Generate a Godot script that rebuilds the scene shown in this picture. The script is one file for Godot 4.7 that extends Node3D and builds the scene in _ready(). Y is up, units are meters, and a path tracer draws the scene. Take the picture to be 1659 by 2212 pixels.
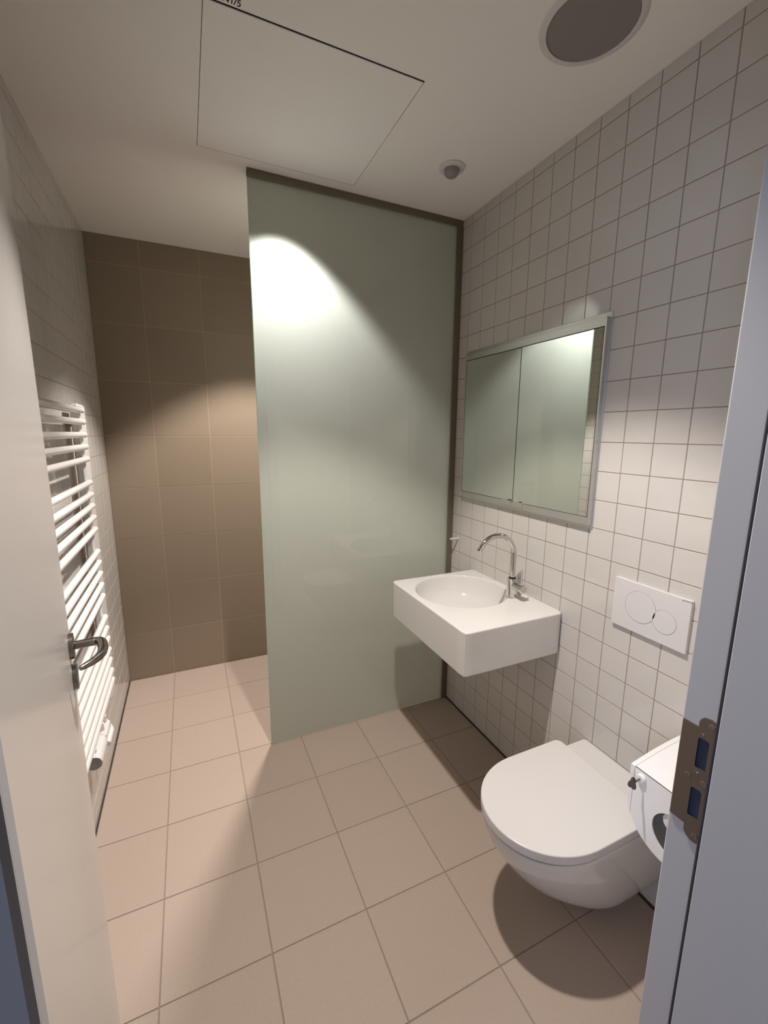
extends Node3D
# A small tiled bathroom seen from its doorway. Units are metres.
# x = 0 is the face of the right wall, y = 0 the floor, z = -2.411 the face of the back wall; the doorway is at z = 0.145.

const ROOM_L := -1.715
const ROOM_BACK := -2.411
const ROOM_FRONT := 0.145
const CEIL := 2.54
const TILE := 0.1
const PAVE := 0.3

var M := {}
var rng := RandomNumberGenerator.new()
var cam_basis := Basis(Vector3(0.91146549, 0.00776873, 0.41130319), Vector3(0.0666663, 0.98381604, -0.16631777), Vector3(-0.40593875, 0.17901296, 0.89619646))
var cam_pos := Vector3(-1.29315, 1.5234, 0.458175)
const FOCAL := 930.58


func _ready() -> void:
	rng.seed = 7
	# ---- camera
	var cam := Camera3D.new()
	cam.name = "camera"
	cam.fov = rad_to_deg(2.0 * atan(1106.0 / FOCAL))
	cam.near = 0.02
	cam.far = 30.0
	cam.transform = Transform3D(cam_basis.orthonormalized(), cam_pos)
	add_child(cam)
	cam.current = true
	# ---- environment and exposure
	var env := Environment.new()
	env.background_mode = Environment.BG_COLOR
	env.background_color = Color(0.02, 0.02, 0.022)
	env.tonemap_mode = Environment.TONE_MAPPER_LINEAR
	env.tonemap_exposure = 1.0
	env.sdfgi_enabled = true
	env.ssao_enabled = true
	env.ssil_enabled = true
	var we := WorldEnvironment.new()
	we.name = "environment"
	we.environment = env
	add_child(we)
	# ---- the lights: two warm ceiling downlights in the room, a cool daylight window at the left end of the corridor
	materials()
	downlight(Vector3(-0.87, CEIL, -0.53), 4.1, Color(1.0, 0.965, 0.935), "round recessed downlight in the ceiling of the washing area", 45.5)
	downlight(Vector3(-0.90, CEIL, -1.715), 4.95, Color(1.0, 0.965, 0.935), "round recessed downlight in the ceiling behind the frosted shower glass", 47.0)
	corridor_window(Vector3(-3.2, 1.45, 1.35), 1.9, Color(0.78, 0.85, 1.0))
	# ---- the setting
	build_floor()
	build_ceiling()
	build_back_wall()
	build_right_wall()
	build_left_wall()
	build_front_wall()
	build_corridor()
	build_door_frame()
	build_door()
	# ---- the things
	shower_screen()
	basin()
	faucet()
	mirror_cabinet()
	flush_plate()
	toilet()
	dispenser()
	radiator()
	access_panel()
	speaker()
	sensor()
	wall_hook()


# ------------------------------------------------------------------ materials
func mat(called: String, c: Color, rough := 0.5, metal := 0.0, spec := 0.5) -> StandardMaterial3D:
	var m := StandardMaterial3D.new()
	m.resource_name = called
	m.albedo_color = c
	m.roughness = rough
	m.metallic = metal
	m.metallic_specular = spec
	m.cull_mode = BaseMaterial3D.CULL_DISABLED
	M[called] = m
	return m


func noise_tex(freq: float, size: int, octaves: int, sd: int) -> NoiseTexture2D:
	var n := FastNoiseLite.new()
	n.seed = sd
	n.noise_type = FastNoiseLite.TYPE_SIMPLEX_SMOOTH
	n.frequency = freq
	n.fractal_octaves = octaves
	var t := NoiseTexture2D.new()
	t.width = size
	t.height = size
	t.seamless = true
	t.normalize = true
	t.noise = n
	return t


func grain(m: StandardMaterial3D, tex: Texture2D, metres: float, relief: float) -> void:
	m.heightmap_enabled = true
	m.heightmap_texture = tex
	m.heightmap_scale = relief
	m.uv1_triplanar = true
	m.uv1_world_triplanar = true
	m.uv1_scale = Vector3.ONE / metres


func tint(m: StandardMaterial3D, tex: NoiseTexture2D, low: Color, high: Color) -> void:
	var t := tex.duplicate() as NoiseTexture2D
	var g := Gradient.new()
	g.set_color(0, low)
	g.set_color(1, high)
	t.color_ramp = g
	m.albedo_texture = t


func materials() -> void:
	var wavy := noise_tex(0.012, 256, 2, 3)
	var fine := noise_tex(0.09, 256, 3, 5)
	var cloudy := noise_tex(0.02, 256, 4, 9)
	grain(mat("glazed_tile", Color(0.765, 0.75, 0.73), 0.06), wavy, 0.35, 0.05)
	grain(mat("glazed_tile_warm", Color(0.765, 0.747, 0.725), 0.07), wavy, 0.33, 0.05)
	grain(mat("glazed_tile_cool", Color(0.762, 0.748, 0.73), 0.055), wavy, 0.37, 0.05)
	grain(mat("grout", Color(0.55, 0.495, 0.455), 0.9), fine, 0.05, 0.02)
	grain(mat("pale_grout", Color(0.70, 0.61, 0.53), 0.9), fine, 0.05, 0.02)
	grain(mat("dark_joint", Color(0.20, 0.165, 0.14), 0.8), fine, 0.05, 0.02)
	for k in 3:
		var f: Color = [Color(0.662, 0.598, 0.548), Color(0.657, 0.593, 0.543), Color(0.667, 0.603, 0.553)][k]
		grain(mat("paving_tile_%d" % k, Color.WHITE, 0.48, 0.0, 0.4), fine, 0.06, 0.003)
		tint(M["paving_tile_%d" % k], cloudy, f.darkened(0.02), f.lightened(0.015))
		var w: Color = [Color(0.525, 0.467, 0.402), Color(0.518, 0.460, 0.395), Color(0.532, 0.474, 0.409)][k]
		grain(mat("brown_tile_%d" % k, Color.WHITE, 0.5, 0.0, 0.4), fine, 0.06, 0.003)
		tint(M["brown_tile_%d" % k], cloudy, w.darkened(0.02), w.lightened(0.015))
	grain(mat("plaster", Color(0.90, 0.885, 0.87), 0.9), fine, 0.10, 0.03)
	grain(mat("corridor_paint", Color(0.62, 0.58, 0.54), 0.9), fine, 0.10, 0.03)
	mat("panel_paint", Color(0.90, 0.89, 0.875), 0.8)
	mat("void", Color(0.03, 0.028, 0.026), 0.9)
	mat("ceramic", Color(0.82, 0.81, 0.80), 0.08)
	mat("seat_plastic", Color(0.81, 0.80, 0.795), 0.22)
	mat("white_plastic", Color(0.80, 0.79, 0.785), 0.3)
	mat("bright_plastic", Color(0.90, 0.90, 0.91), 0.3)
	mat("grey_plastic", Color(0.55, 0.535, 0.52), 0.5)
	mat("dark_line", Color(0.10, 0.095, 0.09), 0.7)
	mat("black", Color(0.02, 0.02, 0.02), 0.5)
	mat("print", Color(0.05, 0.05, 0.055), 0.7)
	mat("door_paint", Color(0.79, 0.775, 0.76), 0.2)
	mat("frame_paint", Color(0.70, 0.70, 0.715), 0.4)
	mat("seal_rubber", Color(0.20, 0.19, 0.22), 0.7)
	mat("chrome", Color(0.82, 0.81, 0.80), 0.06, 1.0)
	mat("steel", Color(0.55, 0.53, 0.51), 0.24, 1.0)
	grain(mat("brushed_steel", Color(0.47, 0.43, 0.40), 0.42, 0.85), noise_tex(0.05, 128, 3, 21), 0.05, 0.004)
	mat("dark_metal", Color(0.36, 0.335, 0.32), 0.4, 0.8)
	mat("aluminium", Color(0.79, 0.785, 0.775), 0.4, 0.9)
	mat("bronze_profile", Color(0.46, 0.425, 0.365), 0.5, 0.4)
	mat("mirror", Color(0.90, 0.92, 0.905), 0.015, 1.0)
	mat("radiator_paint", Color(0.82, 0.81, 0.80), 0.25)
	mat("mesh_cloth", Color(0.52, 0.49, 0.48), 0.9)
	mat("blue_box", Color(0.07, 0.14, 0.26), 0.6)
	mat("paper", Color(0.86, 0.84, 0.80), 0.95)
	var dome := mat("dome_plastic", Color(0.55, 0.53, 0.53), 0.35)
	dome.backlight_enabled = true
	dome.backlight = Color(0.3, 0.3, 0.3)
	var film := mat("frosted_film", Color(0.69, 0.70, 0.655), 0.9, 0.0, 0.0)
	film.backlight_enabled = true
	film.backlight = Color(0.70, 0.735, 0.72)
	var edge := mat("glass_edge", Color(0.85, 0.90, 0.87), 0.3)
	edge.backlight_enabled = true
	edge.backlight = Color(0.9, 1.0, 0.95)
	var pane := mat("clear_glass", Color(0.9, 0.97, 0.93, 0.03), 0.02)
	pane.transparency = BaseMaterial3D.TRANSPARENCY_ALPHA
	var lens := mat("lamp_lens", Color(0.95, 0.93, 0.9), 0.5)
	lens.emission_enabled = true
	lens.emission = Color(1.0, 0.94, 0.86)
	lens.emission_energy_multiplier = 4.0
	var panel := mat("daylight_pane", Color(0.9, 0.93, 1.0), 0.3)
	panel.emission_enabled = true
	panel.emission = Color(0.78, 0.86, 1.0)
	panel.emission_energy_multiplier = 1.0


# ------------------------------------------------------------------ mesh helpers (triangle soups)
func quad(p: PackedVector3Array, a: Vector3, b: Vector3, c: Vector3, d: Vector3) -> void:
	p.append_array(PackedVector3Array([a, b, c, a, c, d]))


func mesh_of(p: PackedVector3Array, crease := 40.0) -> ArrayMesh:
	# orients a closed soup outward, gives it smooth normals below the crease angle, and emits clockwise fronts
	var vol := 0.0
	for i in range(0, p.size(), 3):
		vol += p[i].dot(p[i + 1].cross(p[i + 2]))
	var n := p.size() / 3
	var fn := PackedVector3Array()
	var at := {}
	for f in n:
		if vol < 0.0:
			var t := p[f * 3 + 1]
			p[f * 3 + 1] = p[f * 3 + 2]
			p[f * 3 + 2] = t
		fn.append((p[f * 3 + 1] - p[f * 3]).cross(p[f * 3 + 2] - p[f * 3]))
		for k in 3:
			var key := Vector3i((p[f * 3 + k] * 20000.0).round())
			if not at.has(key):
				at[key] = PackedInt32Array()
			at[key].append(f)
	var limit := cos(deg_to_rad(crease))
	var v := PackedVector3Array()
	var nn := PackedVector3Array()
	for f in n:
		if fn[f].length_squared() < 1e-20:
			continue
		var own := fn[f].normalized()
		for k in [0, 2, 1]:
			var q := p[f * 3 + k]
			var s := Vector3.ZERO
			for g: int in at[Vector3i((q * 20000.0).round())]:
				if fn[g].normalized().dot(own) > limit:
					s += fn[g]
			v.append(q)
			nn.append(s.normalized() if s.length_squared() > 1e-24 else own)
	var arr := []
	arr.resize(Mesh.ARRAY_MAX)
	arr[Mesh.ARRAY_VERTEX] = v
	arr[Mesh.ARRAY_NORMAL] = nn
	var m := ArrayMesh.new()
	m.add_surface_from_arrays(Mesh.PRIMITIVE_TRIANGLES, arr)
	return m


func box(c: Vector3, size: Vector3, b := 0.0) -> PackedVector3Array:
	# a box with chamfered edges
	var p := PackedVector3Array()
	var h := size * 0.5
	if b <= 0.0:
		for ax in 3:
			for s in [-1.0, 1.0]:
				var u := (ax + 1) % 3
				var w := (ax + 2) % 3
				var q := []
				for k in [[-1.0, -1.0], [1.0, -1.0], [1.0, 1.0], [-1.0, 1.0]]:
					var e := Vector3.ZERO
					e[ax] = s * h[ax]
					e[u] = k[0] * h[u] * s
					e[w] = k[1] * h[w]
					q.append(c + e)
				quad(p, q[0], q[1], q[2], q[3])
		return p
	b = minf(b, minf(h.x, minf(h.y, h.z)) * 0.98)
	# three points near each corner
	var pt := func(s: Vector3, ax: int) -> Vector3:
		var e := Vector3(s.x * (h.x - b), s.y * (h.y - b), s.z * (h.z - b))
		e[ax] = s[ax] * h[ax]
		return c + e
	for ax in 3:
		var u := (ax + 1) % 3
		var w := (ax + 2) % 3
		for s in [-1.0, 1.0]:
			var q := []
			for k in [[-1.0, -1.0], [1.0, -1.0], [1.0, 1.0], [-1.0, 1.0]]:
				var sg := Vector3.ZERO
				sg[ax] = s
				sg[u] = k[0] * s
				sg[w] = k[1]
				q.append(pt.call(sg, ax))
			quad(p, q[0], q[1], q[2], q[3])
		for su in [-1.0, 1.0]:
			for sw in [-1.0, 1.0]:
				var s1 := Vector3.ZERO
				s1[u] = su
				s1[w] = sw
				var s2 := s1
				s1[ax] = -1.0
				s2[ax] = 1.0
				if su * sw > 0.0:
					quad(p, pt.call(s1, u), pt.call(s2, u), pt.call(s2, w), pt.call(s1, w))
				else:
					quad(p, pt.call(s1, w), pt.call(s2, w), pt.call(s2, u), pt.call(s1, u))
	for sx in [-1.0, 1.0]:
		for sy in [-1.0, 1.0]:
			for sz in [-1.0, 1.0]:
				var s := Vector3(sx, sy, sz)
				var t := [pt.call(s, 0), pt.call(s, 1), pt.call(s, 2)]
				if sx * sy * sz < 0.0:
					t.reverse()
				p.append_array(PackedVector3Array([t[0], t[1], t[2]]))
	return p


func span(a: Vector3, b: Vector3, bev := 0.0) -> PackedVector3Array:
	return box((a + b) * 0.5, (b - a).abs(), bev)


func loft(rings: Array, cap_a := true, cap_b := true) -> PackedVector3Array:
	var p := PackedVector3Array()
	var n: int = rings[0].size()
	for i in rings.size() - 1:
		for k in n:
			var j := (k + 1) % n
			quad(p, rings[i][k], rings[i][j], rings[i + 1][j], rings[i + 1][k])
	for e in [[cap_a, rings[0], true], [cap_b, rings[-1], false]]:
		if e[0]:
			var m := Vector3.ZERO
			for q: Vector3 in e[1]:
				m += q
			m /= n
			for k in n:
				var a: Vector3 = e[1][k]
				var b: Vector3 = e[1][(k + 1) % n]
				p.append_array(PackedVector3Array([b, a, m] if e[2] else [a, b, m]))
	return p


func lathe(profile: Array, seg := 32, xf := Transform3D()) -> PackedVector3Array:
	# profile of Vector2(radius, height), turned about y
	var rings := []
	for q: Vector2 in profile:
		var r := PackedVector3Array()
		for k in seg:
			var a := TAU * k / seg
			r.append(xf * Vector3(q.x * cos(a), q.y, q.x * sin(a)))
		rings.append(r)
	return loft(rings)


func tube(path: Array, rad: Variant, seg := 14) -> PackedVector3Array:
	var rings := []
	var up := Vector3.ZERO
	for i in path.size():
		var d: Vector3 = (path[mini(i + 1, path.size() - 1)] - path[maxi(i - 1, 0)]).normalized()
		if up == Vector3.ZERO:
			up = d.cross(Vector3.UP if absf(d.y) < 0.9 else Vector3.RIGHT).normalized()
		up = (up - d * up.dot(d)).normalized()
		var sd := d.cross(up)
		var r: float = rad[i] if rad is Array else rad
		var ring := PackedVector3Array()
		for k in seg:
			var a := TAU * k / seg
			ring.append(path[i] + (up * cos(a) + sd * sin(a)) * r)
		rings.append(ring)
	return loft(rings)


func inset(poly: PackedVector2Array, d: float) -> PackedVector2Array:
	# moves each point of a convex counter-clockwise outline inwards
	var out := PackedVector2Array()
	var n := poly.size()
	for i in n:
		var e1 := (poly[i] - poly[(i + n - 1) % n]).normalized()
		var e2 := (poly[(i + 1) % n] - poly[i]).normalized()
		var n1 := Vector2(-e1.y, e1.x)
		var n2 := Vector2(-e2.y, e2.x)
		var m := (n1 + n2).normalized()
		out.append(poly[i] + m * d / maxf(0.5, m.dot(n1)))
	return out


func slab(poly: PackedVector2Array, h0: float, h1: float, r: float, xf: Transform3D, steps := 3) -> PackedVector3Array:
	# an outline given thickness from h0 to h1 (local y), both rims rounded by r; outline (x, y) goes to local (x, z)
	if Geometry2D.is_polygon_clockwise(poly):
		poly.reverse()
	var rings := []
	var lv := []
	for k in steps + 1:
		var a := PI / 2 * k / steps
		lv.append([r - r * sin(a), h0 + r - r * cos(a)])
	for k in steps + 1:
		var a := PI / 2 * k / steps
		lv.append([r - r * cos(a), h1 - r + r * sin(a)])
	for l in lv:
		var q := inset(poly, l[0])
		var ring := PackedVector3Array()
		for v in q:
			ring.append(xf * Vector3(v.x, l[1], v.y))
		rings.append(ring)
	return loft(rings)


func prism(poly: PackedVector2Array, h0: float, h1: float, xf: Transform3D) -> PackedVector3Array:
	# any outline, plain edges
	var p := PackedVector3Array()
	var idx := Geometry2D.triangulate_polygon(poly)
	if Geometry2D.is_polygon_clockwise(poly):
		poly = poly.duplicate()
		poly.reverse()
		idx = Geometry2D.triangulate_polygon(poly)
	for i in range(0, idx.size(), 3):
		var t := [poly[idx[i]], poly[idx[i + 1]], poly[idx[i + 2]]]
		if (t[1] - t[0]).cross(t[2] - t[0]) < 0.0:
			t.reverse()
		for q: Vector2 in [t[0], t[2], t[1]]:
			p.append(xf * Vector3(q.x, h1, q.y))
		for q: Vector2 in t:
			p.append(xf * Vector3(q.x, h0, q.y))
	var n := poly.size()
	for i in n:
		var a := poly[i]
		var b := poly[(i + 1) % n]
		quad(p, xf * Vector3(a.x, h0, a.y), xf * Vector3(a.x, h1, a.y), xf * Vector3(b.x, h1, b.y), xf * Vector3(b.x, h0, b.y))
	return p


func pierced(outer: PackedVector2Array, holes: Array, h0: float, h1: float, xf: Transform3D) -> PackedVector3Array:
	# an outline with holes, given thickness: each hole is joined to the outline by a slit for the faces
	if Geometry2D.is_polygon_clockwise(outer):
		outer = outer.duplicate()
		outer.reverse()
	var flat := outer.duplicate()
	var p := PackedVector3Array()
	var loops := [outer]
	for h: PackedVector2Array in holes:
		if not Geometry2D.is_polygon_clockwise(h):
			h = h.duplicate()
			h.reverse()
		loops.append(h)
		var best := [1e9, 0, 0]
		for i in flat.size():
			for j in h.size():
				var d: float = flat[i].distance_squared_to(h[j])
				if d < best[0]:
					best = [d, i, j]
		var joined := PackedVector2Array()
		for i in range(0, best[1] + 1):
			joined.append(flat[i])
		for j in h.size() + 1:
			joined.append(h[(best[2] + j) % h.size()])
		for i in range(best[1], flat.size()):
			joined.append(flat[i])
		flat = joined
	var idx := Geometry2D.triangulate_polygon(flat)
	if idx.is_empty():
		push_error("outline with holes failed")
	for i in range(0, idx.size(), 3):
		var t := [flat[idx[i]], flat[idx[i + 1]], flat[idx[i + 2]]]
		if (t[1] - t[0]).cross(t[2] - t[0]) < 0.0:
			t.reverse()
		for q: Vector2 in [t[0], t[2], t[1]]:
			p.append(xf * Vector3(q.x, h1, q.y))
		for q: Vector2 in t:
			p.append(xf * Vector3(q.x, h0, q.y))
	for l: PackedVector2Array in loops:
		for i in l.size():
			var a := l[i]
			var b := l[(i + 1) % l.size()]
			quad(p, xf * Vector3(a.x, h0, a.y), xf * Vector3(a.x, h1, a.y), xf * Vector3(b.x, h1, b.y), xf * Vector3(b.x, h0, b.y))
	return p


func ellipse(c: Vector2, rx: float, ry: float, n := 40) -> PackedVector2Array:
	var out := PackedVector2Array()
	for k in n:
		out.append(c + Vector2(rx * cos(TAU * k / n), ry * sin(TAU * k / n)))
	return out


func rounded(c: Vector2, w: float, h: float, r: float, n := 6) -> PackedVector2Array:
	var out := PackedVector2Array()
	for q in 4:
		var o := c + Vector2((w * 0.5 - r) * [1, -1, -1, 1][q], (h * 0.5 - r) * [1, 1, -1, -1][q])
		for k in n + 1:
			var a := PI / 2 * (q + float(k) / n)
			out.append(o + Vector2(cos(a), sin(a)) * r)
	return out


# local (x, y, z) of slab() and prism() onto the right wall: outline (z, y), thickness towards the room (-x)
func on_right_wall() -> Transform3D:
	return Transform3D(Basis(Vector3(0, 0, 1), Vector3(-1, 0, 0), Vector3(0, 1, 0)), Vector3.ZERO)


# ------------------------------------------------------------------ node helpers
func numbered(called: String, parent: Node) -> String:
	if not parent.has_node(called):
		return called
	var k := 1
	while parent.has_node("%s_%03d" % [called, k]):
		k += 1
	return "%s_%03d" % [called, k]


func put(called: String, m: Mesh, material: Material, parent: Node) -> MeshInstance3D:
	var o := MeshInstance3D.new()
	o.name = numbered(called, parent)
	o.mesh = m
	o.material_override = material
	o.cast_shadow = GeometryInstance3D.SHADOW_CASTING_SETTING_ON
	parent.add_child(o, true)
	return o


func obj(called: String, soup: PackedVector3Array, material: String, parent: Node, crease := 40.0) -> MeshInstance3D:
	return put(called, mesh_of(soup, crease), M[material], parent)


func tag(o: Node, label: String, category: String, group := "", kind := "") -> void:
	o.set_meta("label", label)
	o.set_meta("category", category)
	if group:
		o.set_meta("group", group)
	if kind:
		o.set_meta("kind", kind)


func thing(called: String, label: String, category: String, at := Vector3.ZERO, group := "") -> Node3D:
	var o := Node3D.new()
	o.name = numbered(called, self)
	add_child(o, true)
	o.position = at
	tag(o, label, category, group)
	return o


func text(called: String, words: String, size: float, material: String, parent: Node, xf: Transform3D, bold := false) -> void:
	var f := SystemFont.new()
	f.font_names = PackedStringArray(["Droid Sans"])
	if bold:
		f.font_weight = 700
	var t := TextMesh.new()
	t.text = words
	t.font = f
	t.font_size = 64
	t.pixel_size = size / 64.0
	t.depth = 0.0004
	t.horizontal_alignment = HORIZONTAL_ALIGNMENT_LEFT
	t.vertical_alignment = VERTICAL_ALIGNMENT_BOTTOM
	var o := put(called, t, M[material], parent)
	o.transform = xf


func pixel(p: Vector3) -> Vector3:
	# where a point falls in the picture, and how deep
	var d := (p - cam_pos) * cam_basis
	return Vector3(829.5 + FOCAL * d.x / maxf(-d.z, 0.001), 1106.0 - FOCAL * d.y / maxf(-d.z, 0.001), -d.z)


# ------------------------------------------------------------------ lamps
func downlight(at: Vector3, energy: float, c: Color, label: String, cone: float) -> void:
	var t := thing("downlight", label, "ceiling light", at, "")
	obj("trim_ring", lathe([Vector2(0.034, -0.001), Vector2(0.036, -0.006), Vector2(0.044, -0.006), Vector2(0.046, 0.0), Vector2(0.034, 0.0)], 40), "white_plastic", t)
	obj("lamp_lens", lathe([Vector2(0.0, -0.0035), Vector2(0.0335, -0.0035), Vector2(0.0335, -0.0005), Vector2(0.0, -0.0005)], 32), "lamp_lens", t)
	var s := SpotLight3D.new()
	s.name = "lamp_beam"
	s.position = Vector3(0, -0.012, 0)
	s.rotation_degrees = Vector3(-90, 0, 0)
	s.light_color = c
	s.light_energy = energy
	s.light_size = 0.028
	s.spot_range = 8.0
	s.spot_attenuation = 2.0
	s.spot_angle = cone
	s.spot_angle_attenuation = 0.35
	s.shadow_enabled = true
	t.add_child(s)


func corridor_window(at: Vector3, energy: float, c: Color) -> void:
	var t := thing("window_1", "tall daylight window at the end of the corridor outside the bathroom", "window", at)
	t.set_meta("kind", "structure")
	for s in [-1.0, 1.0]:
		obj("window_frame", span(Vector3(-0.05, -0.75, s * 0.42 - 0.03), Vector3(0.02, 0.75, s * 0.42 + 0.03), 0.004), "frame_paint", t)
		obj("window_frame", span(Vector3(-0.05, s * 0.72 - 0.03, -0.39), Vector3(0.02, s * 0.72 + 0.03, 0.39), 0.004), "frame_paint", t)
	obj("window_pane", span(Vector3(-0.02, -0.69, -0.39), Vector3(-0.012, 0.69, 0.39)), "daylight_pane", t)
	var a := AreaLight3D.new()
	a.name = "window_glow"
	a.position = Vector3(0.005, 0, 0)
	a.rotation_degrees = Vector3(0, -90, 0)
	a.area_size = Vector2(0.78, 1.38)
	a.light_color = c
	a.light_energy = energy
	a.area_range = 8.0
	a.area_attenuation = 2.0
	a.shadow_enabled = true
	t.add_child(a)


# ------------------------------------------------------------------ the setting
func build_floor() -> void:
	var f := obj("floor", span(Vector3(-2.1, -0.12, -2.8), Vector3(0.35, -0.002, 0.30)), "grout", self)
	tag(f, "bathroom floor of large square matt beige tiles with thin dark joints", "floor", "", "structure")
	var cuts := [ROOM_L + 0.004, -1.4626, -1.1626, -0.8626, -0.5626, -0.2626, -0.006]
	var shared := {}
	for i in 6:
		for j in 9:
			var z0 := ROOM_BACK + 0.004 + PAVE * j
			var z1 := minf(ROOM_BACK + 0.004 + PAVE * (j + 1), 0.289)
			var w: float = cuts[i + 1] - cuts[i] - 0.0035
			var d := z1 - z0 - 0.0035
			var key := "%.3f %.3f" % [w, d]
			if not shared.has(key):
				shared[key] = mesh_of(box(Vector3.ZERO, Vector3(w, 0.012, d), 0.0008), 20.0)
			var t := put("tile", shared[key], M["paving_tile_%d" % (rng.randi() % 3)], f)
			t.position = Vector3((cuts[i] + cuts[i + 1]) * 0.5, -0.006 + rng.randf_range(-0.0002, 0.0002), (z0 + z1) * 0.5)
	var s := obj("trim_1", span(Vector3(-0.0055, -0.002, ROOM_BACK), Vector3(0.0006, 0.006, ROOM_FRONT), 0.002), "dark_joint", self)
	tag(s, "dark elastic joint between the floor and the white tiled right wall", "joint", "", "structure")
	var s2 := obj("trim_2", span(Vector3(ROOM_L - 0.001, -0.002, ROOM_BACK), Vector3(ROOM_L + 0.0045, 0.005, ROOM_FRONT), 0.002), "dark_joint", self)
	tag(s2, "dark elastic joint between the floor and the wall behind the radiator", "joint", "", "structure")


func build_ceiling() -> void:
	# the ceiling has an opening for the access panel
	var x0 := -1.190
	var x1 := -0.5865
	var z0 := -1.4315
	var z1 := -0.8335
	var p := span(Vector3(-2.1, CEIL, -2.8), Vector3(x0, CEIL + 0.025, 0.35))
	p.append_array(span(Vector3(x1, CEIL, -2.8), Vector3(0.35, CEIL + 0.025, 0.35)))
	p.append_array(span(Vector3(x0, CEIL, -2.8), Vector3(x1, CEIL + 0.025, z0)))
	p.append_array(span(Vector3(x0, CEIL, z1), Vector3(x1, CEIL + 0.025, 0.35)))
	p.append_array(span(Vector3(-2.1, CEIL + 0.03, -2.8), Vector3(0.35, CEIL + 0.15, 0.35)))
	var c := obj("ceiling", p, "plaster", self)
	tag(c, "plain off-white painted bathroom ceiling", "ceiling", "", "structure")


func build_back_wall() -> void:
	var w := obj("wall_back", span(Vector3(-2.1, -0.1, ROOM_BACK - 0.25), Vector3(0.35, CEIL + 0.1, ROOM_BACK - 0.0015)), "pale_grout", self)
	tag(w, "shower end wall of large matt brown tiles with pale joints", "wall", "", "structure")
	var cuts := [ROOM_L + 0.001, -1.4626, -1.1626, -0.8626, -0.5626, -0.2626, -0.001]
	var shared := {}
	for i in 6:
		for j in 9:
			var y0 := PAVE * j + 0.001
			var y1 := minf(PAVE * (j + 1) + 0.001, CEIL + 0.001)
			var key := "%d %d" % [i, int(j == 8)]
			if not shared.has(key):
				shared[key] = mesh_of(box(Vector3.ZERO, Vector3(cuts[i + 1] - cuts[i] - 0.0025, y1 - y0 - 0.0025, 0.012), 0.0008), 20.0)
			var t := put("tile", shared[key], M["brown_tile_%d" % (rng.randi() % 3)], w)
			t.position = Vector3((cuts[i] + cuts[i + 1]) * 0.5, (y0 + y1) * 0.5, ROOM_BACK - 0.006 + rng.randf_range(-0.0002, 0.0002))


func tile_rows(face_x: float, turn: float, wall: Node3D, z_first: float, singles: int) -> void:
	# 100 mm glazed tiles; those that show largest are parts, the others one joined part
	var size := 0.0974
	var whole := mesh_of(box(Vector3.ZERO, Vector3(0.008, size, size), 0.0007), 20.0)
	var rest := PackedVector3Array()
	var seen := []
	var s := signf(turn)
	var cols := int(ceil((ROOM_FRONT - z_first) / TILE))
	for i in range(-1, cols):
		for j in 26:
			var y := TILE * j + 0.05
			var z := z_first + TILE * (i + 0.5)
			var h := size
			var d := size
			if j == 25:
				h = CEIL - 2.5014
				y = 2.5014 + h * 0.5
			var za := maxf(z - d * 0.5, ROOM_BACK + 0.001)
			var zb := minf(z + d * 0.5, ROOM_FRONT - 0.001)
			if zb - za < 0.004:
				continue
			d = zb - za
			z = (za + zb) * 0.5
			var xf := Transform3D(Basis.from_euler(Vector3(0, rng.randf_range(-0.003, 0.003), rng.randf_range(-0.003, 0.003))), Vector3(face_x + s * 0.004 + rng.randf_range(-0.00015, 0.00015), y, z))
			var area := 0.0
			var a := pixel(Vector3(face_x, y - h * 0.5, za))
			var b := pixel(Vector3(face_x, y + h * 0.5, za))
			var c := pixel(Vector3(face_x, y - h * 0.5, zb))
			if a.z > 0.1 and c.z > 0.1:
				area = absf((b.x - a.x) * (c.y - a.y) - (b.y - a.y) * (c.x - a.x))
			var hid := singles == 0 or z < -1.49 or z > -0.02 or b.y < -60.0
			hid = hid or (y > 1.24 and y < 1.88 and z > -1.36 and z < -0.66) or (y > 0.7 and y < 0.80 and z > -1.22 and z < -0.74)
			seen.append([-1.0 if hid else area, xf, h, d])
	seen.sort_custom(func(p, q): return p[0] > q[0])
	var kinds := ["glazed_tile", "glazed_tile_warm", "glazed_tile_cool"]
	for k in seen.size():
		var e: Array = seen[k]
		if k < singles and e[0] > 0.0:
			var full: bool = absf(e[2] - size) < 0.0005 and absf(e[3] - size) < 0.0005
			var t := put("tile", whole if full else mesh_of(box(Vector3.ZERO, Vector3(0.008, e[2], e[3]), 0.0007), 20.0), M[kinds[rng.randi() % 3]], wall)
			t.transform = e[1]
		else:
			for v in box(Vector3.ZERO, Vector3(0.008, e[2], e[3]), 0.0007):
				rest.append(e[1] * v)
	var r := obj("tile_field", rest, "glazed_tile", wall, 20.0)
	r.set_meta("kind", "stuff")


func build_right_wall() -> void:
	var w := obj("wall_right", span(Vector3(0.0009, -0.1, -2.8), Vector3(0.3, CEIL + 0.1, 0.35)), "grout", self)
	tag(w, "right wall of small glossy white square tiles with grey-brown joints", "wall", "", "structure")
	tile_rows(0.0, 1.0, w, -2.4139, 300)


func build_left_wall() -> void:
	var w := obj("wall_left", span(Vector3(-2.0, -0.1, -2.8), Vector3(ROOM_L - 0.0015, CEIL + 0.1, 0.35)), "grout", self)
	tag(w, "left wall of small glossy white square tiles behind the radiator", "wall", "", "structure")
	tile_rows(ROOM_L, -1.0, w, -2.411, 0)


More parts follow.
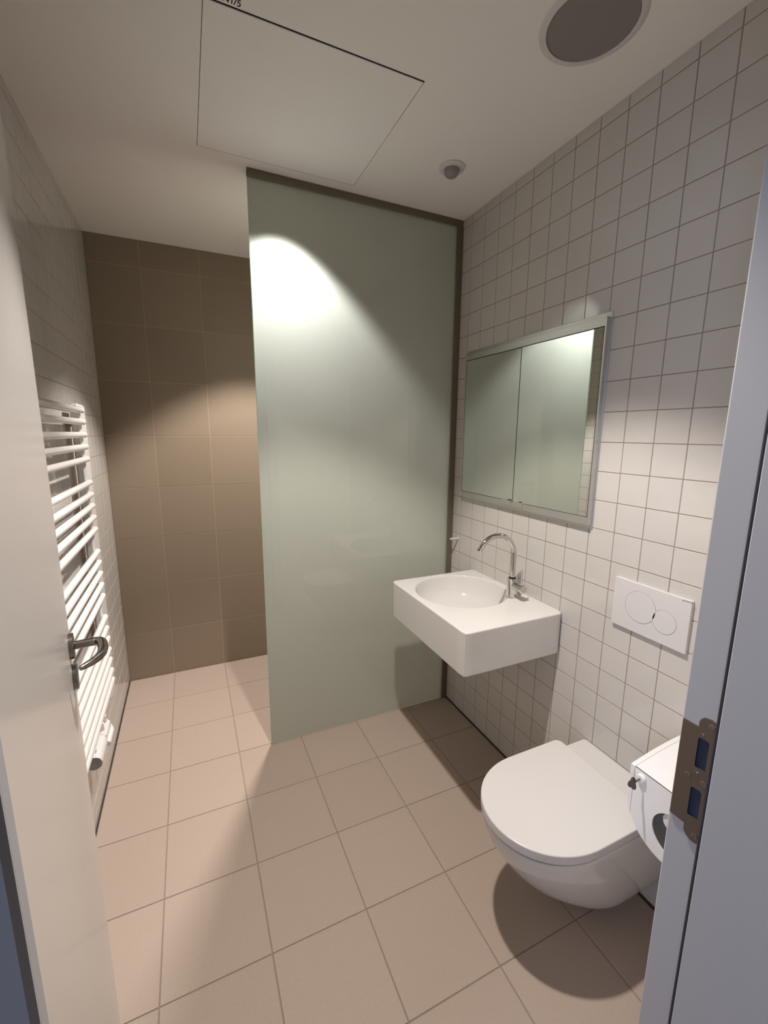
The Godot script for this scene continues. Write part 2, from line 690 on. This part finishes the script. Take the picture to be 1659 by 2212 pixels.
func build_front_wall() -> void:
	var p := span(Vector3(-2.0, -0.1, ROOM_FRONT), Vector3(-1.46, CEIL + 0.1, 0.192))
	p.append_array(span(Vector3(-0.645, -0.1, ROOM_FRONT), Vector3(0.3, CEIL + 0.1, 0.29)))
	p.append_array(span(Vector3(-1.46, 2.16, ROOM_FRONT), Vector3(-0.645, CEIL + 0.1, 0.29)))
	var w := obj("wall_front", p, "plaster", self)
	tag(w, "white plastered wall around the bathroom doorway", "wall", "", "structure")


func build_corridor() -> void:
	var p := span(Vector3(-3.3, -0.1, 0.15), Vector3(-3.23, 2.7, 2.3))
	p.append_array(span(Vector3(0.3, -0.1, 0.29), Vector3(0.4, 2.7, 2.3)))
	p.append_array(span(Vector3(-3.3, -0.1, 2.2), Vector3(0.4, 2.7, 2.3)))
	p.append_array(span(Vector3(-3.3, -0.1, 0.15), Vector3(-2.0, 2.7, 0.192)))
	var w := obj("wall_corridor", p, "corridor_paint", self)
	tag(w, "grey plastered corridor walls outside the bathroom", "wall", "", "structure")
	var f := obj("floor_corridor", span(Vector3(-3.3, -0.12, 0.30), Vector3(0.4, 0.0, 2.3)), "paving_tile_1", self)
	tag(f, "beige corridor floor outside the bathroom door", "floor", "", "structure")
	var c := obj("ceiling_corridor", span(Vector3(-3.3, 2.53, 0.19), Vector3(0.4, 2.7, 2.3)), "corridor_paint", self)
	tag(c, "pale grey corridor ceiling outside the bathroom door", "ceiling", "", "structure")


func build_door_frame() -> void:
	# a folded steel frame: rebate towards the room, stop behind it
	var t := thing("door_frame", "pale grey painted steel door frame standing round the doorway", "door frame")
	t.set_meta("kind", "structure")
	var up := Transform3D()
	for s in [1.0, -1.0]:
		var xr := -0.69 if s > 0 else -1.412
		var zb := 0.303 if s > 0 else 0.196
		var poly := PackedVector2Array([
			Vector2(xr + 0.0025 * s, 0.1385), Vector2(xr, 0.141), Vector2(xr, 0.190), Vector2(xr - 0.0140 * s, 0.190), Vector2(xr - 0.0155 * s, 0.1915),
			Vector2(xr - 0.0155 * s, zb - 0.003), Vector2(xr - 0.012 * s, zb), Vector2(xr + 0.06 * s, zb), Vector2(xr + 0.06 * s, 0.1385)])
		obj("jamb", prism(poly, 0.0, 2.175, up), "frame_paint", t, 15.0)
		obj("door_seal", span(Vector3(xr - 0.0138 * s, 0.004, 0.1855), Vector3(xr - 0.0005 * s, 2.11, 0.1898), 0.0015), "seal_rubber", t)
	obj("head_jamb", span(Vector3(-1.412, 2.11, 0.1385), Vector3(-0.69, 2.175, 0.303), 0.002), "frame_paint", t)
	# the strike plate on the right jamb
	var xf := Transform3D(Basis(Vector3(0, 0, 1), Vector3(-1, 0, 0), Vector3(0, 1, 0)), Vector3(-0.69, 0, 0))
	var o := PackedVector2Array()
	for q in [[0.1415, 0.989], [0.1615, 0.989], [0.1615, 0.981], [0.1625, 0.9775], [0.166, 0.9735], [0.1705, 0.971], [0.175, 0.970], [0.180, 0.9715], [0.183, 0.975], [0.184, 0.980], [0.184, 1.147], [0.183, 1.152], [0.180, 1.156], [0.175, 1.1575], [0.1705, 1.157], [0.166, 1.1555], [0.1625, 1.151], [0.1615, 1.147], [0.1615, 1.139], [0.1415, 1.139]]:
		o.append(Vector2(q[0], q[1]))
	var holes := []
	for h in [[1.081, 1.1255], [1.0055, 1.050]]:
		holes.append(rounded(Vector2(0.170, (h[0] + h[1]) * 0.5), 0.0135, h[1] - h[0], 0.003))
	var soup := pierced(o, holes, 0.0002, 0.0022, xf)
	var plate := obj("strike_plate", soup, "brushed_steel", t, 20.0)
	plate.set_meta("label", "brushed steel strike plate with two openings")
	for h in [[1.081, 1.1255], [1.0055, 1.050]]:
		obj("latch_pocket", span(Vector3(-0.6903, h[0] - 0.001, 0.1625), Vector3(-0.68985, h[1] + 0.001, 0.178)), "blue_box", plate)
	for q in [[1.1487, 0.1769, 0.0042], [1.1315, 0.1669, 0.003], [1.0638, 0.1575, 0.0042], [1.0733, 0.1667, 0.003], [1.0640, 0.1775, 0.0042], [0.981, 0.1764, 0.0042]]:
		var at := Transform3D(Basis(Vector3(0, 0, 1), Vector3(-1, 0, 0), Vector3(0, -1, 0)), Vector3(-0.6922, q[0], q[1]))
		obj("screw", lathe([Vector2(0.0, 0.0), Vector2(q[2], 0.0), Vector2(q[2], 0.0004), Vector2(q[2] * 0.8, 0.0008), Vector2(q[2] * 0.32, 0.0007), Vector2(q[2] * 0.3, 0.0002), Vector2(0.0, 0.0002)], 20, at), "steel", plate, 30.0)


func build_door() -> void:
	var hinge := Vector3(-1.418, 0, 0.148)
	var free := Vector3(-1.5445, 0, -0.578)
	var d := (free - hinge).normalized()
	var w := (free - hinge).length()
	var t := thing("door_1", "white painted flush door standing open along the left side", "door", hinge)
	t.set_meta("kind", "structure")
	t.basis = Basis(d, Vector3.UP, d.cross(Vector3.UP))
	obj("door_leaf", span(Vector3(0, 0.008, -0.04), Vector3(w, 2.085, 0.0), 0.002), "door_paint", t)
	var s0 := w - 0.047
	var face := Transform3D(Basis(Vector3(1, 0, 0), Vector3(0, 0, 1), Vector3(0, -1, 0)), Vector3(s0, 1.098, 0.0))
	var rose := [Vector2(0, 0), Vector2(0.026, 0), Vector2(0.026, 0.0075), Vector2(0.025, 0.0085), Vector2(0.011, 0.0085), Vector2(0.0, 0.0085)]
	var h := obj("door_handle", lathe(rose, 40, face), "steel", t)
	h.set_meta("label", "satin steel handle curving back to the door")
	var path := [Vector3(s0, 1.098, 0.006), Vector3(s0, 1.098, 0.030), Vector3(s0 - 0.001, 1.098, 0.042)]
	for k in range(1, 7):
		var a := PI / 2 * k / 6.0
		path.append(Vector3(s0 - 0.022 + 0.021 * cos(a), 1.098, 0.042 + 0.014 * sin(a)))
	path.append_array([Vector3(s0 - 0.045, 1.098, 0.0565), Vector3(s0 - 0.065, 1.098, 0.054), Vector3(s0 - 0.082, 1.098, 0.0475), Vector3(s0 - 0.096, 1.098, 0.037), Vector3(s0 - 0.106, 1.098, 0.026), Vector3(s0 - 0.111, 1.098, 0.020), Vector3(s0 - 0.112, 1.098, 0.0185)])
	var rad := [0.0085, 0.0085, 0.0086, 0.0088, 0.009, 0.0092, 0.0092, 0.0092, 0.0092, 0.0090, 0.0085, 0.0078, 0.0068, 0.0058, 0.0045, 0.002]
	obj("lever", tube(path, rad, 18), "steel", h)
	face.origin.y = 1.031
	obj("key_rosette", lathe(rose, 40, face), "steel", t)


# ------------------------------------------------------------------ the shower screen
func shower_screen() -> void:
	var t := thing("shower_screen", "tall frosted glass shower screen with dark metal channels on wall and ceiling", "shower screen", Vector3(0, 0, -1.4957))
	var pane := obj("glass_pane", span(Vector3(-1.010, 0.003, -0.0055), Vector3(-0.006, 2.535, 0.0055), 0.0008), "clear_glass", t)
	pane.set_meta("label", "clear laminated glass")
	var film := PackedVector3Array()
	quad(film, Vector3(-1.0095, 0.0035, 0), Vector3(-0.0065, 0.0035, 0), Vector3(-0.0065, 2.5345, 0), Vector3(-1.0095, 2.5345, 0))
	obj("frosted_film", film, "frosted_film", t)
	obj("polished_edge", span(Vector3(-1.0112, 0.003, -0.0055), Vector3(-1.0102, 2.511, 0.0055)), "glass_edge", t)
	for s in [-1.0, 1.0]:
		obj("ceiling_channel", span(Vector3(-1.011, 2.511, s * 0.0062), Vector3(-0.003, 2.5395, s * 0.0115), 0.001), "bronze_profile", t)
		obj("wall_channel", span(Vector3(-0.034, 0.001, s * 0.0062), Vector3(-0.0008, 2.5110, s * 0.0115), 0.001), "bronze_profile", t)


# ------------------------------------------------------------------ wash basin and faucet
func basin_ring(c: Vector2, x0: float, x1: float, z0: float, z1: float, r: float, y: float, n: int) -> PackedVector3Array:
	# the rounded rectangle seen from c at n even angles
	var m := Vector2((x0 + x1) * 0.5, (z0 + z1) * 0.5)
	var h := Vector2((x1 - x0) * 0.5, (z1 - z0) * 0.5)
	var out := PackedVector3Array()
	for k in n:
		var a := TAU * k / n
		var d := Vector2(cos(a), sin(a))
		var lo := 0.0
		var hi := 2.0
		for i in 40:
			var t := (lo + hi) * 0.5
			var q := ((c + d * t) - m).abs() - h + Vector2(r, r)
			var sd := Vector2(maxf(q.x, 0), maxf(q.y, 0)).length() + minf(maxf(q.x, q.y), 0.0) - r
			if sd < 0.0:
				lo = t
			else:
				hi = t
		var p := c + d * lo
		out.append(Vector3(p.x, y, p.y))
	return out


func basin() -> void:
	var t := thing("wash_basin", "white rectangular ceramic wash basin with a round bowl hung on the tiled wall", "wash basin")
	var c := Vector2(-0.226, -1.062)
	var n := 180
	var x0 := -0.4575
	var x1 := -0.0005
	var z0 := -1.289
	var z1 := -0.6945
	var top := 0.8425
	var low := 0.6705
	var rings := []
	rings.append(basin_ring(c, x0 + 0.05, x1 - 0.002, z0 + 0.05, z1 - 0.05, 0.01, low + 0.0, n))
	for k in 4:
		var a := PI / 2 * k / 3.0
		var i := 0.008 - 0.008 * sin(a)
		rings.append(basin_ring(c, x0 + i, x1, z0 + i, z1 - i, 0.014, low + 0.008 - 0.008 * cos(a), n))
	for k in 5:
		var a := PI / 2 * k / 4.0
		var i := 0.007 - 0.007 * cos(a)
		rings.append(basin_ring(c, x0 + i, x1, z0 + i, z1 - i, 0.014, top - 0.007 + 0.007 * sin(a), n))
	var prof := [[0.2065, 0.0], [0.204, -0.0006], [0.2015, -0.0025], [0.1995, -0.007], [0.197, -0.018], [0.192, -0.040], [0.183, -0.065], [0.168, -0.088], [0.145, -0.105], [0.11, -0.117], [0.07, -0.124], [0.03, -0.1275]]
	for q in prof:
		var r := PackedVector3Array()
		for k in n:
			var a := TAU * k / n
			r.append(Vector3(c.x + q[0] * cos(a), top + q[1], c.y + q[0] * sin(a)))
		rings.append(r)
	obj("basin_body", loft(rings), "ceramic", t, 50.0)
	obj("drain", lathe([Vector2(0, 0), Vector2(0.031, 0), Vector2(0.031, 0.002), Vector2(0.027, 0.004), Vector2(0.0, 0.005)], 32, Transform3D(Basis(), Vector3(c.x, top - 0.1278, c.y))), "chrome", t)


func faucet() -> void:
	var at := Vector3(-0.0765, 0.8425, -0.905)
	var t := thing("faucet", "chrome single lever faucet with a tall curved spout on the basin rim", "faucet", at)
	obj("base_body", lathe([Vector2(0, 0), Vector2(0.0235, 0), Vector2(0.0235, 0.003), Vector2(0.0215, 0.0045), Vector2(0.0215, 0.083), Vector2(0.0205, 0.0855), Vector2(0.0, 0.0855)], 40), "chrome", t)
	obj("spout_collar", lathe([Vector2(0, 0.0855), Vector2(0.0135, 0.0855), Vector2(0.0135, 0.0895), Vector2(0, 0.0895)], 32), "black", t)
	var path := [Vector3(0, 0.0895, 0), Vector3(0, 0.13, 0), Vector3(0, 0.178, 0)]
	var r := 0.0920
	for k in range(1, 20):
		var a := deg_to_rad(150.0) * k / 19.0
		path.append(Vector3(-r + r * cos(a), 0.184 + r * sin(a), 0))
	obj("spout", tube(path, 0.0108, 24), "chrome", t)
	var e: Vector3 = path[-1]
	var d: Vector3 = (path[-1] - path[-2]).normalized()
	obj("nozzle", tube([e, e + d * 0.002, e + d * 0.012, e + d * 0.014], [0.0100, 0.0112, 0.0112, 0.0095], 24), "chrome", t)
	var side := Transform3D(Basis(Vector3(1, 0, 0), Vector3(0, 0, 1), Vector3(0, -1, 0)), Vector3(0, 0.055, 0.012))
	obj("cartridge", lathe([Vector2(0, 0), Vector2(0.0170, 0), Vector2(0.0170, 0.026), Vector2(0.0, 0.026)], 36, side), "chrome", t)
	side.origin.z = 0.0388
	var lever := obj("lever", lathe([Vector2(0, 0), Vector2(0.0172, 0), Vector2(0.0178, 0.001), Vector2(0.0178, 0.030), Vector2(0.0165, 0.0318), Vector2(0.0, 0.0322)], 36, side), "chrome", t)
	obj("lever_rod", tube([Vector3(-0.004, 0.068, 0.060), Vector3(-0.007, 0.100, 0.062), Vector3(-0.0095, 0.138, 0.064), Vector3(-0.0096, 0.1395, 0.064)], [0.0038, 0.0036, 0.0036, 0.002], 14), "chrome", lever)


# ------------------------------------------------------------------ mirror cabinet
func mirror_cabinet() -> void:
	var t := thing("mirror_cabinet", "two-door mirror cabinet with a satin aluminium frame on the tiled wall", "mirror cabinet")
	var ring := func(z0: float, z1: float, y0: float, y1: float, wz: float, wy: float, xa: float, xb: float) -> PackedVector3Array:
		var p := span(Vector3(xa, y0, z0), Vector3(xb, y0 + wy, z1), 0.0006)
		p.append_array(span(Vector3(xa, y1 - wy, z0), Vector3(xb, y1, z1), 0.0006))
		p.append_array(span(Vector3(xa, y0 + wy, z0), Vector3(xb, y1 - wy, z0 + wz), 0.0006))
		p.append_array(span(Vector3(xa, y0 + wy, z1 - wz), Vector3(xb, y1 - wy, z1), 0.0006))
		return p
	obj("wall_flange", ring.call(-1.4035, -0.5985, 1.1950, 1.9220, 0.02, 0.035, -0.0032, 0.0), "aluminium", t)
	obj("frame", ring.call(-1.3960, -0.6035, 1.2085, 1.9050, 0.0075, 0.028, -0.0200, -0.0028), "aluminium", t)
	obj("cabinet_back", span(Vector3(-0.0165, 1.2370, -1.3880), Vector3(-0.002, 1.8765, -0.6115)), "black", t)
	for q in [[-1.3862, -1.0033], [-0.9963, -0.6140]]:
		var door := obj("mirror_door", span(Vector3(-0.0185, 1.2385, q[0]), Vector3(-0.0183, 1.8738, q[1])), "mirror", t)
		if q[0] > -1.1:
			# this door stands a hair ajar: its free edge is two millimetres proud
			var a := Basis(Vector3.UP, deg_to_rad(0.42))
			var hinge := Vector3(-0.0183, 0, q[1])
			door.transform = Transform3D(a, hinge - a * hinge)
		obj("door_core", span(Vector3(-0.0183, 1.2387, q[0] + 0.0002), Vector3(-0.0166, 1.8736, q[1] - 0.0002)), "black", door)
	for q in [[-1.072, -1.010], [-0.990, -0.937]]:
		var g := obj("door_tab", span(Vector3(-0.0235, 1.2165, q[0]), Vector3(-0.0203, 1.2400, q[1]), 0.001), "aluminium", t)
		obj("tab_clip", span(Vector3(-0.0232, 1.2400, q[1] - 0.020), Vector3(-0.0198, 1.2435, q[1]), 0.0008), "black", g)


# ------------------------------------------------------------------ flush plate
func flush_plate() -> void:
	var t := thing("flush_plate", "white rectangular flush plate with two round buttons on the tiled wall above the toilet", "flush plate")
	var xf := on_right_wall()
	obj("plate", slab(rounded(Vector2(-0.3600, 0.9772), 0.2455, 0.1640, 0.003), -0.0005, 0.0118, 0.0018, xf), "white_plastic", t)
	for q in [[Vector2(-0.3868, 0.9843), 0.0508], [Vector2(-0.3075, 0.9667), 0.0362]]:
		var c: Vector2 = q[0]
		var r: float = q[1]
		var b := obj("flush_button", slab(ellipse(c, r, r, 64), 0.0100, 0.0126, 0.0006, xf), "white_plastic", t)
		var rings := []
		for e in [[r + 0.0011, 0.0115], [r + 0.0011, 0.01195], [r + 0.0001, 0.01195], [r + 0.0001, 0.0115]]:
			var ring := PackedVector3Array()
			for v in ellipse(c, e[0], e[0], 64):
				ring.append(xf * Vector3(v.x, e[1], v.y))
			rings.append(ring)
		obj("gap_ring", loft(rings, false, false), "grey_plastic", b)
	var face := Basis(Vector3(0, 0, 1), Vector3(0, 1, 0), Vector3(-1, 0, 0))
	obj("logo_mark", span(Vector3(-0.0121, 1.0520, -0.2635), Vector3(-0.0117, 1.0548, -0.2607)), "print", t)
	text("brand_lettering", "GEBERIT", 0.0040, "grey_plastic", t, Transform3D(face, Vector3(-0.0119, 1.0512, -0.2596)), true)


# ------------------------------------------------------------------ toilet
func d_outline(front: float, half: float, back: float, straight: float, r: float) -> PackedVector2Array:
	# straight towards the wall, a half ellipse towards the room; (x, z) about the toilet's middle line
	var out := PackedVector2Array()
	for k in 7:
		var a := PI / 2 * (1.0 - k / 6.0)
		out.append(Vector2(back - r + r * cos(a), -(half - r) - r * sin(a)))
	for k in 7:
		var a := PI / 2 * k / 6.0
		out.append(Vector2(back - r + r * cos(a), (half - r) + r * sin(a)))
	for k in 6:
		out.append(Vector2(lerpf(back - r, straight, (k + 1) / 6.0), half))
	for k in range(1, 40):
		var a := PI * k / 40.0
		out.append(Vector2(straight - (straight - front) * pow(sin(a), 0.94), half * cos(a)))
	for k in 6:
		out.append(Vector2(lerpf(straight, back - r, k / 6.0), -half))
	return out


func toilet() -> void:
	var t := thing("toilet", "white wall-hung ceramic toilet with a closed lid", "toilet", Vector3(0, 0, -0.368))
	# the bowl: outlines stacked from the bottom up
	var rings := []
	var lv := [[0.066, -0.235, 0.100, -0.13], [0.069, -0.262, 0.114, -0.13], [0.078, -0.290, 0.124, -0.14], [0.092, -0.318, 0.132, -0.15], [0.115, -0.354, 0.140, -0.16], [0.145, -0.393, 0.148, -0.17], [0.185, -0.438, 0.157, -0.20], [0.235, -0.482, 0.1655, -0.24], [0.285, -0.519, 0.1725, -0.29], [0.335, -0.548, 0.1770, -0.33], [0.372, -0.562, 0.1795, -0.345], [0.389, -0.565, 0.1800, -0.345], [0.396, -0.563, 0.1785, -0.345], [0.398, -0.558, 0.175, -0.345]]
	for q in lv:
		var ring := PackedVector3Array()
		var o := d_outline(q[1], q[2], -0.0005, q[3], 0.012)
		for v in o:
			ring.append(Vector3(v.x, q[0], v.y))
		rings.append(ring)
	obj("bowl", loft(rings), "ceramic", t, 50.0)
	var xf := Transform3D()
	obj("seat_gap_shade", slab(d_outline(-0.554, 0.170, -0.140, -0.345, 0.018), 0.3975, 0.4100, 0.0005, xf, 1), "dark_line", t)  # dark slab stands in for the shade between bowl and lid
	obj("lid", slab(d_outline(-0.571, 0.1835, -0.132, -0.350, 0.022), 0.4070, 0.4360, 0.004, xf), "seat_plastic", t)


# ------------------------------------------------------------------ toilet roll dispenser
func dispenser() -> void:
	var t := thing("toilet_roll_dispenser", "white plastic toilet roll dispenser with a key in its lock beside the toilet", "dispenser")
	var xf := on_right_wall()
	var cz := -0.0865
	var cy := 0.556
	var r := 0.115
	var top := 0.6465
	var outline := func(z0: float, z1: float) -> PackedVector2Array:
		var o := PackedVector2Array()
		for k in 61:
			var a := PI + PI * k / 60.0
			var z := cz + r * cos(a)
			o.append(Vector2(clampf(z, z0, z1), cy + r * sin(a)))
		o.append(Vector2(z1, top))
		o.append(Vector2(z0, top))
		return o
	var depth := 0.25
	# housing with a round window cut through its front
	var full: PackedVector2Array = outline.call(cz - r, cz + r)
	var swell := func(o: PackedVector2Array, h: float) -> PackedVector3Array:
		# the housing grows a little from its front towards the wall
		var u := h / depth
		var e := 1.0 + 0.15 * (1.0 - pow(u, 1.7))
		var ring := PackedVector3Array()
		for v in o:
			ring.append(xf * Vector3(cz + (v.x - cz) * lerpf(1.0, e, clampf((v.y - cy + r) / r, 0.0, 1.0)), h, v.y))
		return ring
	var hs := [0.001, 0.04, 0.08, 0.12, 0.16, 0.20, 0.23, depth]
	var body := PackedVector2Array()
	var strip := PackedVector2Array()
	var seam_z := cz - r + 0.0120
	for v in full:
		if v.x > seam_z + 0.0004:
			body.append(v)
	var low := cy - sqrt(r * r - pow(r - 0.0124, 2.0))
	body.insert(0, Vector2(seam_z + 0.0004, low))
	body.append(Vector2(seam_z + 0.0004, top))
	for v in full:
		if v.x < seam_z - 0.0004 and v.y < cy + 0.001:
			strip.append(v)
	strip.append(Vector2(seam_z - 0.0004, low))
	strip.append(Vector2(seam_z - 0.0004, top))
	strip.append(Vector2(cz - r, top))
	var hole := ellipse(Vector2(-0.071, 0.530), 0.058, 0.058, 48)
	var soup := pierced(body, [hole], depth - 0.003, depth, xf)
	var rings := []
	for h: float in hs:
		rings.append(swell.call(body, h))
	soup.append_array(loft(rings, true, false))
	obj("housing", soup, "bright_plastic", t, 25.0)
	rings = []
	for h: float in hs:
		rings.append(swell.call(strip, h + 0.0005))
	obj("side_cover", loft(rings), "bright_plastic", t, 25.0)
	obj("seam", span(Vector3(-depth + 0.0003, 0.545, seam_z - 0.0005), Vector3(-0.21, top - 0.0004, seam_z + 0.0005)), "dark_line", t)
	var at := Transform3D(Basis(Vector3(0, 0, 1), Vector3(-1, 0, 0), Vector3(0, -1, 0)), Vector3(-depth - 0.0005, 0.628, -0.1685))
	var lock := obj("lock", lathe([Vector2(0, 0), Vector2(0.0115, 0), Vector2(0.0115, 0.006), Vector2(0.009, 0.0085), Vector2(0.0, 0.0085)], 28, at), "bright_plastic", t)
	var key := PackedVector2Array()
	for k in 36:
		var a := TAU * k / 36.0
		var rr := 0.0135 * (1.0 + 0.22 * cos(3.0 * a + 0.5))
		key.append(Vector2(rr * cos(a), rr * sin(a)))
	var kx := Transform3D(Basis(Vector3(-1, 0, 0), Vector3(0, 0.34, 0.94), Vector3(0, -0.94, 0.34)), Vector3(-depth - 0.034, 0.6215, -0.1705))
	obj("key", slab(key, -0.0016, 0.0016, 0.0006, kx, 2), "dark_metal", lock)
	obj("key_shank", tube([Vector3(-depth - 0.024, 0.6245, -0.1695), Vector3(-depth - 0.007, 0.628, -0.1685)], 0.0024, 10), "steel", lock)
	# what the window shows: the white spindle that holds the roll
	var ax := Transform3D(Basis(Vector3(0, 0, 1), Vector3(-1, 0, 0), Vector3(0, -1, 0)), Vector3(-0.012, 0.560, -0.084))
	obj("roll_spindle", lathe([Vector2(0.0, 0.0), Vector2(0.05, 0.0), Vector2(0.05, 0.01), Vector2(0.021, 0.014), Vector2(0.019, 0.215), Vector2(0.024, 0.220), Vector2(0.024, 0.232), Vector2(0.0, 0.235)], 32, ax), "paper", t)


# ------------------------------------------------------------------ radiator
func radiator() -> void:
	var t := thing("towel_radiator", "white tubular towel radiator on the left wall behind the open door", "radiator")
	var za := -1.579
	var zb := -0.985
	var rt := 0.0112
	var path := []
	var rad := []
	for k in 5:
		var u := PI / 2 * k / 4.0
		path.append(Vector3(0, 0, 0.008 - 0.008 * cos(u)))
		rad.append(maxf(0.0012, rt * sin(u)))
	for k in 5:
		var u := PI / 2 * k / 4.0
		path.append(Vector3(0, 0, zb - za - 0.008 + 0.008 * sin(u)))
		rad.append(maxf(0.0012, rt * cos(u)))
	var m := mesh_of(tube(path, rad, 18), 50.0)
	for y in [1.602, 1.5585, 1.510, 1.464, 1.4165, 1.324, 1.2765, 1.231, 1.184, 1.1345, 1.042, 0.996, 0.949, 0.9005, 0.852, 0.7585, 0.709, 0.662, 0.612, 0.565, 0.516, 0.4725]:
		var o := put("tube", m, M["radiator_paint"], t)
		o.position = Vector3(-1.655, y, za)
	for q in [[za - 0.088, za + 0.022], [zb - 0.022, zb + 0.088]]:
		obj("upright", span(Vector3(-1.692, 0.385, q[0]), Vector3(-1.661, 1.627, q[1]), 0.007), "radiator_paint", t)
		for y in [0.52, 1.55]:
			obj("wall_bracket", tube([Vector3(-1.7120, y, (q[0] + q[1]) * 0.5), Vector3(-1.690, y, (q[0] + q[1]) * 0.5)], 0.010, 14), "radiator_paint", t)
	# valve block and thermostat under the middle
	var v := obj("valve_block", span(Vector3(-1.674, 0.392, -1.338), Vector3(-1.634, 0.438, -1.232), 0.010), "radiator_paint", t)
	for z in [-1.312, -1.262]:
		obj("valve_port", tube([Vector3(-1.654, 0.43, z), Vector3(-1.654, 0.465, z)], 0.012, 16), "radiator_paint", v)
	obj("pipe_cover", tube([Vector3(-1.7110, 0.394, -1.352), Vector3(-1.662, 0.394, -1.357), Vector3(-1.640, 0.394, -1.347), Vector3(-1.631, 0.394, -1.317), Vector3(-1.631, 0.395, -1.235)], 0.009, 14), "radiator_paint", v)
	var ax := Transform3D(Basis(Vector3(1, 0, 0), Vector3(0, 0, 1), Vector3(0, -1, 0)), Vector3(-1.652, 0.415, -1.236))
	var head := obj("thermostat_head", lathe([Vector2(0, 0), Vector2(0.019, 0), Vector2(0.019, 0.012), Vector2(0.0235, 0.014), Vector2(0.0245, 0.030), Vector2(0.0245, 0.122), Vector2(0.0235, 0.125), Vector2(0, 0.125)], 40, ax), "white_plastic", t)
	ax.origin.z = -1.236 + 0.1248
	obj("end_cap", lathe([Vector2(0, 0), Vector2(0.0228, 0), Vector2(0.0228, 0.0015), Vector2(0.021, 0.0022), Vector2(0.012, 0.0012), Vector2(0.0, 0.0012)], 36, ax), "grey_plastic", head)
	obj("scale_mark", span(Vector3(-1.6510, 0.4393, -1.150), Vector3(-1.6492, 0.4399, -1.132)), "print", head)


# ------------------------------------------------------------------ ceiling fittings
func access_panel() -> void:
	var t := thing("access_panel", "square off-white access panel set flush in the ceiling in front of the shower screen", "access panel")
	obj("panel_leaf", span(Vector3(-1.1885, CEIL, -1.4300), Vector3(-0.5880, CEIL + 0.02, -0.8405), 0.0008), "panel_paint", t)
	var gap := PackedVector3Array()  # near-black strips painted in for the shade inside the open gap round the leaf
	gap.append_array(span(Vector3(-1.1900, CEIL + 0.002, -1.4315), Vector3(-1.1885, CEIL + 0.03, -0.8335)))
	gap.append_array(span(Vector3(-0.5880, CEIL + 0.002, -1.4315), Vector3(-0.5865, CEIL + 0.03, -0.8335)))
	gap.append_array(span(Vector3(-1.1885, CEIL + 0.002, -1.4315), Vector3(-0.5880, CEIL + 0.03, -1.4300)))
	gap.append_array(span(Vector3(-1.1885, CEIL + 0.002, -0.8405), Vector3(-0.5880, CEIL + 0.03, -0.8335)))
	obj("gap_shade", gap, "void", t)
	var l := thing("label_tape", "clear strip of tape with a printed number stuck on the ceiling beside the access panel", "label")
	obj("tape", span(Vector3(-1.166, CEIL - 0.0003, -0.8325), Vector3(-1.092, CEIL, -0.805)), "panel_paint", l)
	text("number", "0141/5", 0.0250, "print", l, Transform3D(Basis(Vector3(0.72, 0, 0), Vector3(0, 0, 1), Vector3(0, -1, 0)), Vector3(-1.1605, CEIL - 0.0004, -0.8335)), true)


func speaker() -> void:
	var t := thing("ceiling_speaker", "round flat grey ceiling speaker with a white rim", "ceiling speaker", Vector3(-0.296, CEIL, -0.500))
	obj("rim", lathe([Vector2(0.1085, 0.0), Vector2(0.1085, -0.0045), Vector2(0.1115, -0.0055), Vector2(0.124, -0.0035), Vector2(0.1275, 0.0)], 72), "white_plastic", t)
	obj("grille", lathe([Vector2(0, -0.0004), Vector2(0.1075, -0.0004), Vector2(0.1075, -0.0020), Vector2(0, -0.0020)], 64), "mesh_cloth", t)


func sensor() -> void:
	var t := thing("motion_sensor", "small white ceiling motion sensor with a grey dome", "motion sensor", Vector3(-0.287, CEIL, -1.152))
	obj("housing", lathe([Vector2(0, 0), Vector2(0.050, 0), Vector2(0.050, -0.004), Vector2(0.046, -0.0075), Vector2(0.034, -0.0085), Vector2(0.0, -0.0085)], 48), "white_plastic", t)
	var prof := [Vector2(0, -0.008), Vector2(0.0300, -0.008), Vector2(0.0295, -0.013)]
	for k in range(1, 8):
		var a := PI / 2 * k / 7.0
		prof.append(Vector2(0.0285 * cos(a), -0.015 - 0.022 * sin(a)))
	obj("sensor_dome", lathe(prof, 36), "dome_plastic", t, 30.0)


func wall_hook() -> void:
	var t := thing("wall_hook", "small white peg hook on the tiles close to the shower screen", "hook", Vector3(0, 0.973, -1.427))
	obj("base_plate", tube([Vector3(-0.0002, 0, 0), Vector3(-0.004, 0, 0)], 0.010, 20), "white_plastic", t)
	obj("peg", tube([Vector3(-0.003, 0, 0), Vector3(-0.040, 0.001, 0), Vector3(-0.048, 0.0015, 0), Vector3(-0.051, 0.0015, 0)], [0.0055, 0.0055, 0.0055, 0.004], 16), "white_plastic", t)
